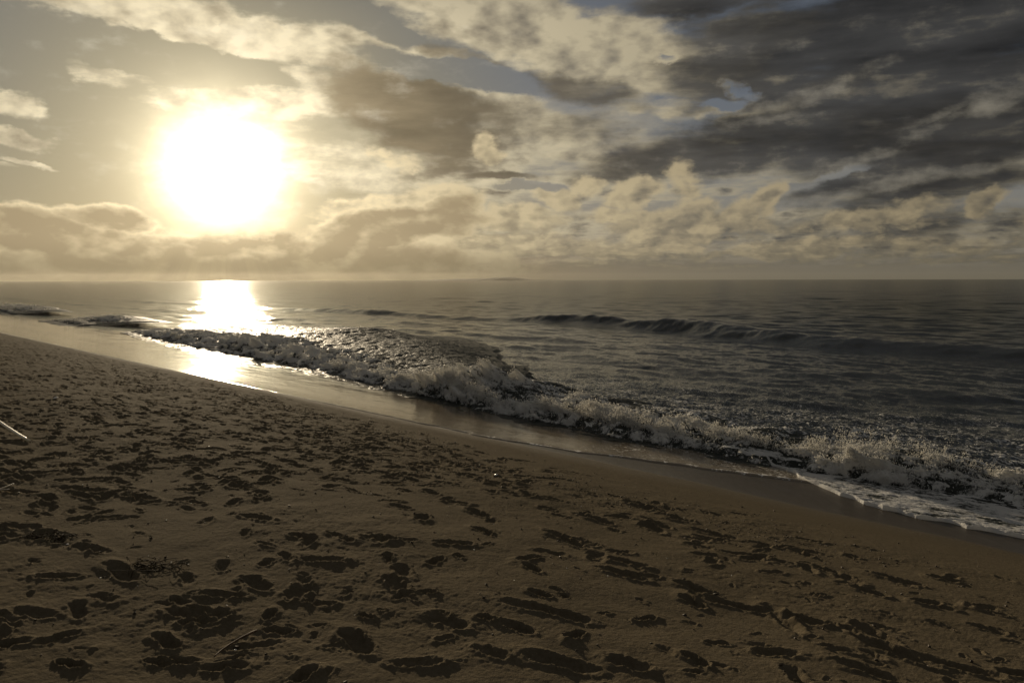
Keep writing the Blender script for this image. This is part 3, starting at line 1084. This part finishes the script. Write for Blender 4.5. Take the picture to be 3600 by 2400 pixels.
def wave_patch(name, v0, v1, dv, ns, s0, s1, fF, lump, seed, label):
    """a rolling crest with its broken, lumpy foam"""
    vs = [v0]
    while vs[-1] < v1:
        vs.append(vs[-1] + dv * max(1.0, math.hypot(vs[-1], 12) / 14.0))
    vs = np.array(vs)
    ss = np.linspace(s0, s1, ns)
    Vg, Sg = np.meshgrid(vs, ss, indexing='ij')
    ub, uc = front_u(vs)[:, None], crest_u(vs)[:, None]
    Ug = ub + Sg * np.maximum(uc - ub, 0.9)
    h, s_, _, _, H = breaker(Ug, Vg)
    z0 = sea_z(Ug, Vg)
    F = fF(Sg, Vg, Ug) * (0.70 + 0.6 * fbm(Ug / 0.9 + 3, Vg / 1.1, 3, seed))
    F = np.clip(F * np.clip(0.35 + 1.5 * (0.35 + fbm(Ug / 0.5 + 7, Vg / 0.75, 3, seed + 3)), 0.15, 1.2), 0, 1)
    b1_ = fbm(Ug / 0.55, Vg / 0.70, 2, seed + 1, 0.42, kind='billow')
    b2_ = fbm(Ug / 0.15, Vg / 0.16, 3, seed + 2, 0.62, kind='billow')
    b3_ = fbm(Ug / 0.055, Vg / 0.055, 2, seed + 3, 0.6)
    lum = lump * (0.10 + 0.75 * H) * np.clip(F, 0, 1) ** 0.7 * (0.66 * b1_ + 0.16 * b2_ + 0.05 * b3_ + 0.16) * F * 1.7
    env = smooth(Sg, s0, s0 + 0.10) * smooth(Sg, s1, s1 - 0.25) * smooth(Vg, v0, v0 + 2.6) * smooth(Vg, v1, v1 - 1.5)
    z = z0 + (lum + 0.035 * F + 0.004) * env - 0.06 * (1 - smooth(env, 0, 0.25))
    z = z + env * (0.050 * fbm(Ug / 0.42, Vg / 0.85, 5, seed + 5, 0.58, kind='ridge') + 0.03 * fbm(Ug / 1.6, Vg / 2.6, 2, seed + 2)) * (1 - 0.6 * F)
    push = -(np.maximum(lum, 0) * 1.1 + 0.10 * H * F * smooth(Sg, 0.05, 0.3) * smooth(Sg, 0.9, 0.35)) * env
    xg, yg = xy_of(Ug + push, Vg + 0.35 * lum * fbm(Ug / 0.3, Vg / 0.3, 1, seed + 4))
    root = bpy.data.objects.new(name, None)
    COL.objects.link(root)
    mid_ = len(vs) // 2
    cx, cy = xy_of(float(ub[mid_, 0]), float(vs[mid_]))
    root.location = (cx, cy, 0.0)
    tag(root, label, 'wave', 'waves breaking along the beach')
    co = np.stack([xg - cx, yg - cy, z], -1).reshape(-1, 3)
    link_mesh('rolling_foam', co, grid_faces(len(vs), ns), wave_mat, root, attrs={'foam': (F * env * np.clip(0.80 + 0.8 * b1_ + 0.5 * b2_, 0.1, 1.3)).ravel()})
    return root, (cx, cy), dict(U=Ug + push, V=Vg, Z=z, F=F * env, L=lum, H=H + 0 * Sg, S=Sg)


def spray_part(root, org, g, n, plumes, seed, far=1.0):
    r_ = np.random.RandomState(seed)
    wgt = (g['F'] ** 1.6 * np.clip(0.15 + g['L'] * 4, 0.02, 1) * (g['S'] < 1.15)).ravel()
    wgt /= wgt.sum()
    k = r_.choice(len(wgt), n, p=wgt)
    u, v, z = g['U'].ravel()[k], g['V'].ravel()[k], g['Z'].ravel()[k]
    up = r_.exponential(0.028, n) * (0.4 + g['H'].ravel()[k])
    u = u + r_.normal(0, 0.03, n) - 0.2 * up
    v = v + r_.normal(0, 0.03, n)
    z = z + up + 0.004
    size = np.clip(r_.lognormal(math.log(0.0048), 0.5, n), 0.002, 0.014) * far
    st = np.stack([r_.normal(0, 0.5, n), r_.normal(0, 0.5, n), r_.uniform(0, 1.6, n)], -1)
    C, S_, ST = [np.stack([*xy_of(u, v), z], -1)], [size], [st]
    for (pv, du, cnt_, hh, wdt, szm) in plumes:
        cnt_ = int(cnt_ * 1.8)          # thrown-up fans of water
        nj = max(3, int(cnt_ / 60))
        ja, jl = r_.normal(0, 0.5, nj), r_.uniform(0.4, 1.0, nj)
        jo = r_.normal(0, wdt, nj)
        jj = r_.randint(0, nj, cnt_)
        t_ = r_.rand(cnt_) ** 0.8
        vv_ = pv + jo[jj] + t_ * hh * np.sin(ja[jj]) * 0.8 + r_.normal(0, 0.035, cnt_) * (0.4 + t_)
        uu_ = front_u(vv_) + du + r_.normal(0, 0.05, cnt_) * (0.4 + t_) + 0.25 * t_ * hh * np.cos(3 * jo[jj])
        zz_ = sea_z(uu_, vv_) + t_ * jl[jj] * hh * (1.15 - 0.3 * t_) + r_.normal(0, 0.02, cnt_)
        C.append(np.stack([*xy_of(uu_, vv_), zz_], -1))
        S_.append(np.clip(r_.lognormal(math.log(0.0048), 0.5, cnt_), 0.002, 0.013) * szm)
        ST.append(np.stack([np.sin(ja[jj]) * TX, np.sin(ja[jj]) * TY, np.ones(cnt_)], -1) * r_.uniform(0.2, 2.2, (cnt_, 1)))
    C, S_, ST = np.concatenate(C), np.concatenate(S_), np.concatenate(ST)
    C[:, 0] -= org[0]
    C[:, 1] -= org[1]
    p, f = octa_cloud(C, S_, ST, seed)
    o = link_mesh('spray', p, f, spray_mat, root, smooth_on=True, attrs={'foam': np.ones(len(p))})
    o['kind'] = 'stuff'
    return o


def f_near(S, V, U):
    return smooth(S, -0.10, 0.02) * smooth(S, 1.9, 0.9) * smooth(V, 19.5, 17.0) * np.clip(1.15 - 0.5 * smooth(S, 0.8, 1.6), 0, 1) * np.clip(0.80 + 1.1 * fbm(V / 2.1, U / 1.6, 2, 5) + 0.8 * np.exp(-((V - 14.6) / 1.3) ** 2), 0.22, 1)


def f_far(S, V, U):
    roll = smooth(S, -0.06, 0.02) * smooth(S, 0.62, 0.30)
    return np.maximum(roll, 0.24 * smooth(S, 0.0, 0.1) * smooth(S, 1.6, 0.9)) * smooth(V, 15.5, 17.5)


near_root, org, g = wave_patch('breaking_wave', -2.0, 19.5, 0.016, 240, -0.30, 2.1, f_near, 0.85, 1,
                               'nearest breaking wave, long curling roll of white foam and spray beside the wet sand')
spray_part(near_root, org, g, 26000,
           [(14.9, 0.25, 2600, 0.55, 0.30, 1.15), (14.2, 0.15, 1800, 0.42, 0.35, 1.1), (13.0, 0.2, 1300, 0.35, 0.4, 1.1), (11.3, 0.3, 1500, 0.38, 0.4, 1.0),
            (10.2, 0.35, 1500, 0.42, 0.35, 1.0), (9.2, 0.3, 1500, 0.36, 0.35, 0.95), (8.3, 0.35, 900, 0.30, 0.3, 0.9), (7.4, 0.4, 800, 0.34, 0.3, 0.85),
            (6.5, 0.5, 700, 0.26, 0.3, 0.8), (5.2, 0.5, 1100, 0.34, 0.35, 0.8), (4.6, 0.9, 900, 0.45, 0.45, 0.7), (3.6, 0.6, 700, 0.26, 0.4, 0.75), (2.2, 0.8, 500, 0.2, 0.4, 0.7)], 21)
far_root, org, g = wave_patch('breaking_wave', 14.6, 48.0, 0.026, 230, -0.22, 1.8, f_far, 0.42, 4,
                              'second breaking wave beyond the splash, broad dark face with low foam roll towards the sun')
spray_part(far_root, org, g, 9000, [(17.0, 0.3, 700, 0.3, 0.5, 1.4), (21.5, 0.3, 500, 0.28, 0.6, 1.5), (26, 0.4, 500, 0.28, 0.9, 1.8), (31, 0.4, 400, 0.3, 1.2, 2.0), (38, 0.4, 300, 0.28, 1.4, 2.3)], 22, far=1.7)


def f_all(S, V, U):
    return smooth(S, -0.08, 0.05) * smooth(S, 1.3, 0.8) * np.clip(0.35 + 0.9 * smooth(S, 0.3, 0.8) + 0.6 * fbm(V / 1.5, U / 0.8, 3, 2), 0, 1)


r3, org, g = wave_patch('breaking_wave', 55.5, 65.5, 0.035, 110, -0.25, 1.6, f_all, 0.28, 2,
                        'small lone breaking wave with ragged crest in the misty water left of the sun glitter')
spray_part(r3, org, g, 2200, [], 23, far=2.4)
r4, org, g = wave_patch('breaking_wave', 79.0, 104.0, 0.06, 110, -0.25, 1.6, f_all, 0.25, 3,
                        'farthest breaking wave, low hazy crest at the left edge of the water')
spray_part(r4, org, g, 2200, [], 24, far=3.2)

# foam apron sliding up the wet sand at the right
vs = np.arange(-7.0, 6.6, 0.014)
ss = np.linspace(0, 1, 190)
Vg, Sg = np.meshgrid(vs, ss, indexing='ij')


def apron_edge(v):
    e = np.interp(v, [-7, 1.5, 2.4, 3.2, 3.9, 4.5, 5.2, 5.7, 6.6], [9.9, 9.65, 9.5, 9.45, 9.6, 9.95, 10.45, 10.9, 11.1])
    e = e + 0.20 * np.abs(fbm(v / 0.8, v * 0 + 1.7, 2, 3, 0.4)) * 2 - 0.1 + 0.012 * fbm(v / 0.12, v * 0 + 4.7, 2, 5)
    return e


ua = apron_edge(vs)[:, None]
ub2 = np.maximum(np.interp(vs, _v, _ub)[:, None] + 0.35, ua + 0.05)
Ug = ua + Sg * (ub2 - ua)
zb = sea_z(Ug, Vg)
lumps = 0.5 + fbm(Ug / 0.16, Vg / 0.34, 4, 2, 0.6, kind='billow')
rim_ = np.exp(-((Ug - ua - 0.035) / 0.035) ** 2)
z = zb + (0.006 + 0.019 * lumps + 0.016 * rim_ * (0.4 + lumps)) * smooth(Ug - ua, 0.0, 0.03) - 0.03 * (1 - smooth(Ug - ua, 0.0, 0.02))
z = z - 0.05 * smooth(Sg, 0.9, 1.0)
cx, cy = xy_of(9.8, 2.5)
xg, yg = xy_of(Ug, Vg)
fa = 0.50 + 0.5 * rim_ + 0.45 * fbm(Ug / 0.5, Vg / 0.9, 3, 6) + 0.35 * (lumps - 0.5)
apron = link_mesh('foam', np.stack([xg - cx, yg - cy, z], -1).reshape(-1, 3), grid_faces(len(vs), len(ss)), wave_mat, attrs={'foam': fa.ravel()})
apron.location = (cx, cy, 0)
tag(apron, 'lacy sheet of white foam sliding up the dark wet sand', 'foam', kind='stuff')


# ------------------------------------------------------------------ driftwood, shells and weed on the sand
def simple_mat(name, c0, c1, scale=30, rough=0.6, spec=0.3, stretch=(1, 1, 1)):
    m, T, out = new_mat(name)
    co_ = T.mapping(T.new('ShaderNodeTexCoord').outputs['Object'], scale=stretch)
    n = T.noise(co_, scale, 5, 0.6)
    nb = bump(T, n, 0.5, 0.002)
    principled(T, out, T.mix(T.ramp(n, 0.3, 0.7), c0, c1), rough, spec=spec, normal=nb)
    return m


reed_mat = simple_mat('bleached reed', (0.70, 0.58, 0.36), (0.85, 0.75, 0.52), 40, 0.30, 1.0)
bark_mat = simple_mat('dry bark', (0.065, 0.042, 0.026), (0.15, 0.10, 0.06), 60, 0.7, 0.12)
pale_mat = simple_mat('bleached wood', (0.60, 0.52, 0.38), (0.78, 0.70, 0.55), 60, 0.5)
weed_mat = simple_mat('dried weed', (0.020, 0.014, 0.008), (0.050, 0.035, 0.019), 80, 0.8, 0.04)
shell_mat = simple_mat('shell', (0.74, 0.68, 0.58), (0.88, 0.84, 0.76), 70, 0.25, 0.6)
crumb_mat = simple_mat('tide litter', (0.025, 0.018, 0.012), (0.07, 0.05, 0.03), 50, 0.7)


def tube(pts, radii, sides=10):
    pts = [Vector(p) for p in pts]
    V, F = [], []
    n = len(pts)
    up = Vector((0.13, 0.21, 0.97)).normalized()
    for i, p in enumerate(pts):
        d = (pts[min(i + 1, n - 1)] - pts[max(i - 1, 0)]).normalized()
        a = d.cross(up)
        a = a.normalized() if a.length > 1e-4 else Vector((1, 0, 0))
        b = d.cross(a)
        for k in range(sides):
            t = 2 * math.pi * k / sides
            V.append(p + (a * math.cos(t) + b * math.sin(t)) * radii[i])
    for i in range(n - 1):
        for k in range(sides):
            k2 = (k + 1) % sides
            F.append((i * sides + k, i * sides + k2, (i + 1) * sides + k2, (i + 1) * sides + k))
    c0 = len(V)
    V += [pts[0], pts[-1]]
    for k in range(sides):
        k2 = (k + 1) % sides
        F.append((c0, c0, k2, k))
        F.append((c0 + 1, c0 + 1, (n - 1) * sides + k, (n - 1) * sides + k2))
    return V, F


def tube_obj(name, strands, mat, origin, parent=None, sides=10):
    V, F = [], []
    for pts, radii in strands:
        v, f = tube(pts, radii, sides)
        o_ = len(V)
        V += [tuple(p - Vector(origin)) for p in v]
        F += [tuple(dict.fromkeys(i + o_ for i in q_)) for q_ in f]
    me = bpy.data.meshes.new(name)
    me.from_pydata(V, [], F)
    me.polygons.foreach_set('use_smooth', np.full(len(me.polygons), True))
    me.materials.append(mat)
    me.update()
    o = bpy.data.objects.new(name, me)
    COL.objects.link(o)
    o.location = origin if parent is None else (0, 0, 0)
    if parent is not None:
        o.parent = parent
    return o


def path(a, b, n, za, zb, wob, seed, bend=0.0):
    r_ = np.random.RandomState(seed)
    a, b = np.array(a, float), np.array(b, float)
    t = np.linspace(0, 1, n)
    p = a[None] + (b - a)[None] * t[:, None]
    nrm_ = np.array([-(b - a)[1], (b - a)[0]])
    p = p + nrm_[None] * (bend * (4 * t * (1 - t)))[:, None] + r_.normal(0, wob, (n, 2))
    return [(x, y, sand_z(x, y) * 0 + za + (zb - za) * tt) for (x, y), tt in zip(p, t)]


# pale reed lying on the trampled sand, running out of the frame at the left
e0, e1 = (-5.05, 8.22), (-6.45, 9.55)
za, zb = sand_z(*e0) + 0.015, sand_z(*e1) + 0.15
pts = path(e0, e1, 14, za, zb, 0.0015, 3, 0.01)
reed = tube_obj('reed', [(pts, [0.014, 0.0155, 0.0155, 0.0160, 0.0175, 0.0160, 0.016, 0.0165, 0.0165, 0.019, 0.017, 0.017, 0.017, 0.017])], reed_mat, e0 + (za,))
tag(reed, 'straight pale sunlit reed lying on trampled sand at the left edge', 'reed')

# brown curved twig in the foreground
e0, e1 = (-1.31, 3.37), (-1.20, 3.62)
za, zb = sand_z(*e0) + 0.008, sand_z(*e1) + 0.035
pts = path(e0, e1, 12, za, zb, 0.001, 4, 0.10)
pts = [(x, y, z + 0.012 * (i / 11) ** 3) for i, (x, y, z) in enumerate(pts)]
twig = tube_obj('twig', [(pts, [0.0022, 0.003, 0.0034, 0.0036, 0.0038, 0.0040, 0.0042, 0.0044, 0.0048, 0.0056, 0.006, 0.0048]),
                         ([pts[9], (pts[9][0] + 0.012, pts[9][1] - 0.004, pts[9][2] + 0.004)], [0.003, 0.0018])], bark_mat, e0 + (za,))
tag(twig, 'thin brown curved twig on the near sand casting a shadow', 'twig')

# small bleached forked twig at the left edge
e0 = (-3.98, 6.05)
z0 = sand_z(*e0) + 0.010
f0 = [(-4.06, 5.98, z0), (-3.98, 6.05, z0 + 0.018), (-3.90, 6.13, z0 + 0.045)]
f1 = [(-3.98, 6.05, z0 + 0.018), (-3.94, 6.05, z0 + 0.020), (-3.89, 6.05, z0 + 0.022)]
fork = tube_obj('twig', [(f0, [0.006, 0.006, 0.004]), (f1, [0.005, 0.004, 0.003])], pale_mat, e0 + (z0,))
tag(fork, 'small bleached white forked twig at the left edge of the sand', 'twig')

# fine straw pointing out of the weed
e0, e1 = (-2.33, 4.36), (-1.98, 4.37)
za, zb = sand_z(*e0) + 0.02, sand_z(*e1) + 0.03
straw = tube_obj('straw', [(path(e0, e1, 8, za, zb, 0.001, 6, 0.01), [0.0016] * 8)], weed_mat, e0 + (za,), sides=6)
tag(straw, 'long thin dry straw beside the nearer weed tangle', 'straw')


def weed_clump(x, y, rad_, n, seed, label):
    r_ = np.random.RandomState(seed)
    z0 = sand_z(x, y)
    strands = []
    for i in range(n):
        a = r_.rand() * 6.28
        d = rad_ * r_.rand() ** 0.7
        px, py = x + d * math.cos(a), y + 0.7 * d * math.sin(a)
        h = r_.rand() * 6.28
        L = r_.uniform(0.04, 0.13)
        pts = []
        lift = r_.uniform(0.0, 0.035)
        for k in range(6):
            t = k / 5
            qx, qy = px + L * (t - .5) * math.cos(h + 0.8 * t), py + L * (t - .5) * math.sin(h + 0.8 * t)
            pts.append((qx, qy, max(z0 - 0.01, sand_z(qx, qy)) + 0.003 + lift * math.sin(t * 3.0)))
        r0 = r_.uniform(0.0012, 0.003)
        strands.append((pts, [r0 * .7, r0, r0, r0, r0 * .9, r0 * .5]))
    o = tube_obj('weed_tangle', strands, weed_mat, (x, y, z0), sides=6)
    tag(o, label, 'dried weed')
    return o


weed_clump(-2.08, 4.52, 0.19, 60, 31, 'nearer dark tangle of dried weed lying among the footprints')
weed_clump(-2.96, 5.02, 0.17, 45, 32, 'farther tangle of dried weed on the sand near the left edge')


# shells: small ribbed cups, a few large enough to make out
def shell_mesh(seed):
    r_ = np.random.RandomState(seed)
    V, F = [], []
    nr, na = 6, 18
    for side, off in ((1, 0.0), (0, -0.06)):
        for i in range(nr):
            rho = (i + 0.001) / (nr - 1)
            for k in range(na):
                t = 2 * math.pi * k / na
                rr_ = rho * (1 + 0.07 * math.cos(9 * t)) * (1.0 if math.cos(t) > -0.75 else 0.82)
                V.append((rr_ * math.cos(t), 0.82 * rr_ * math.sin(t), 0.42 * (1 - rho ** 2) + off + 0.03 * math.cos(9 * t) * rho))
    m = nr * na
    for s in (0, 1):
        for i in range(nr - 1):
            for k in range(na):
                k2 = (k + 1) % na
                q_ = (s * m + i * na + k, s * m + i * na + k2, s * m + (i + 1) * na + k2, s * m + (i + 1) * na + k)
                F.append(q_ if s else q_[::-1])
    for k in range(na):
        k2 = (k + 1) % na
        F.append(((nr - 1) * na + k, (nr - 1) * na + k2, m + (nr - 1) * na + k2, m + (nr - 1) * na + k))
    me = bpy.data.meshes.new('shell')
    me.from_pydata(V, [], F)
    me.polygons.foreach_set('use_smooth', np.full(len(F), True))
    me.materials.append(shell_mat)
    me.update()
    return me


shell_me = shell_mesh(1)
shell0 = bpy.data.objects.new('shell', shell_me)
SHELLS = [(-6.87, 11.89, 0.045, 'white shell far back on the trampled sand left of the bare patch'),
          (-0.18, 8.58, 0.022, 'bright broken shell beside the dark tide litter'),
          (-2.78, 4.86, 0.011, 'small round white shell beside the farther weed tangle'),
          (-1.25, 3.47, 0.007, 'tiny white shell under the curved brown twig')]
glint = 'tiny pale shell chip glinting on the trampled sand'
rg = np.random.RandomState(77)
for k in range(46):
    if k < 5:
        x_, y_ = -2.08 + rg.normal(0, 0.2), 4.5 + rg.normal(0, 0.2)
    else:
        x_, y_ = rg.uniform(-5, 1.5), rg.uniform(3.3, 9.5)
        if abs(x_) > 0.6 * y_ or x_ * NX + y_ * NY > 6.5:
            continue
    SHELLS.append((x_, y_, rg.uniform(0.0028, 0.0055) * (0.6 + y_ / 9), glint))
for k, (x_, y_, s_, lab) in enumerate(SHELLS):
    o = shell0 if k == 0 else shell0.copy()
    COL.objects.link(o)
    o.location = (x_, y_, sand_z(x_, y_) + 0.25 * s_)
    o.scale = (s_, s_, s_)
    o.rotation_euler = (rg.uniform(-0.3, 0.3), rg.uniform(-0.3, 0.3), rg.uniform(0, 6.28))
    o['label'] = lab
    o['category'] = 'shell'
    if lab == glint:
        o['group'] = 'shell chips on the sand'

# dark crumbs of litter along the old tide line
n = 2600
v_ = rng.uniform(-2, 16, n)
u_ = np.interp(v_, [-2, 3, 6, 10, 16], [6.5, 6.35, 6.1, 7.1, 6.8]) + rng.normal(0, 0.28, n) + 0.25 * fbm(v_ / 1.1, v_ * 0, 3, 2)
pick = rng.rand(n) < smooth(fbm(v_ / 1.6, v_ * 0 + 2.0, 3, 4), -0.35, 0.25)
n2 = 1500
v2_ = rng.uniform(-3, 14, n2)
u2_ = rng.uniform(0.5, 8.0, n2)
u_, v_ = np.concatenate([u_[pick], u2_]), np.concatenate([v_[pick], v2_])
x_, y_ = xy_of(u_, v_)
okk = (np.hypot(x_, y_) > 2.5) & (y_ > 0)
x_, y_ = x_[okk], y_[okk]
z_ = np.array([sand_z(a, b) for a, b in zip(x_, y_)])
sz_ = np.clip(rng.lognormal(math.log(0.0046), 0.5, len(x_)), 0.002, 0.0095)
p, f = octa_cloud(np.stack([x_, y_, z_ + sz_ * 0.4], -1), sz_, np.stack([rng.normal(0, .7, len(x_)), rng.normal(0, .7, len(x_)), 0 * x_], -1), 9)
lit_o = link_mesh('tide_litter', p, f, crumb_mat)
tag(lit_o, 'dark crumbs of weed and wood strewn along the old tide line', 'litter', kind='stuff')

# ------------------------------------------------------------------ faint headland on the horizon
hill_mat, T, out = new_mat('headland scrub')
P = position(T)
principled(T, out, T.mix(T.noise(P, 0.02, 5), (0.07, 0.075, 0.045), (0.15, 0.13, 0.085)), 0.9, spec=0.1)
ha = np.linspace(rad(-7.0), rad(2.7), 120)
hd = np.linspace(0, 1, 14)
HA, HD = np.meshgrid(ha, hd, indexing='ij')
rr_ = 1650 + 250 * HD
t = (HA - ha[0]) / (ha[-1] - ha[0])
ridge_h = (6.5 * np.exp(-((t - 0.68) / 0.16) ** 2) + 3.0 * np.exp(-((t - 0.35) / 0.22) ** 2)) * smooth(t, 1.0, 0.8) * smooth(t, 0, 0.15)
ridge_h = ridge_h * (1 + 0.12 * fbm(t * 30, HD * 3, 3, 2))
zz_ = ridge_h * np.sin(np.pi * HD) ** 0.8 - 1.0
hill = link_mesh('hills', np.stack([np.sin(HA) * rr_, np.cos(HA) * rr_, zz_], -1).reshape(-1, 3), grid_faces(120, 14), hill_mat)
tag(hill, 'faint low headland on the horizon', kind='structure')

# ------------------------------------------------------------------ haze: the salty air over beach and sea
haze_mat, T, out = new_mat('sea haze')
pv = T.new('ShaderNodeVolumePrincipled')
pv.inputs['Color'].default_value = (0.95, 0.90, 0.80, 1)
pv.inputs['Density'].default_value = HAZE_D
pv.inputs['Anisotropy'].default_value = 0.70
T.l.new(pv.outputs[0], out.inputs['Volume'])
hx = 2100.0
V = [(a, b, c) for c in (-4.5, 14.0) for b in (-hx, hx) for a in (-hx, hx)]
F = [(0, 2, 3, 1), (4, 5, 7, 6), (0, 1, 5, 4), (2, 6, 7, 3), (0, 4, 6, 2), (1, 3, 7, 5)]
me = bpy.data.meshes.new('haze')
me.from_pydata(V, [], F)
me.materials.append(haze_mat)
haze = bpy.data.objects.new('haze', me)
COL.objects.link(haze)
tag(haze, 'thin warm sea haze', kind='stuff')
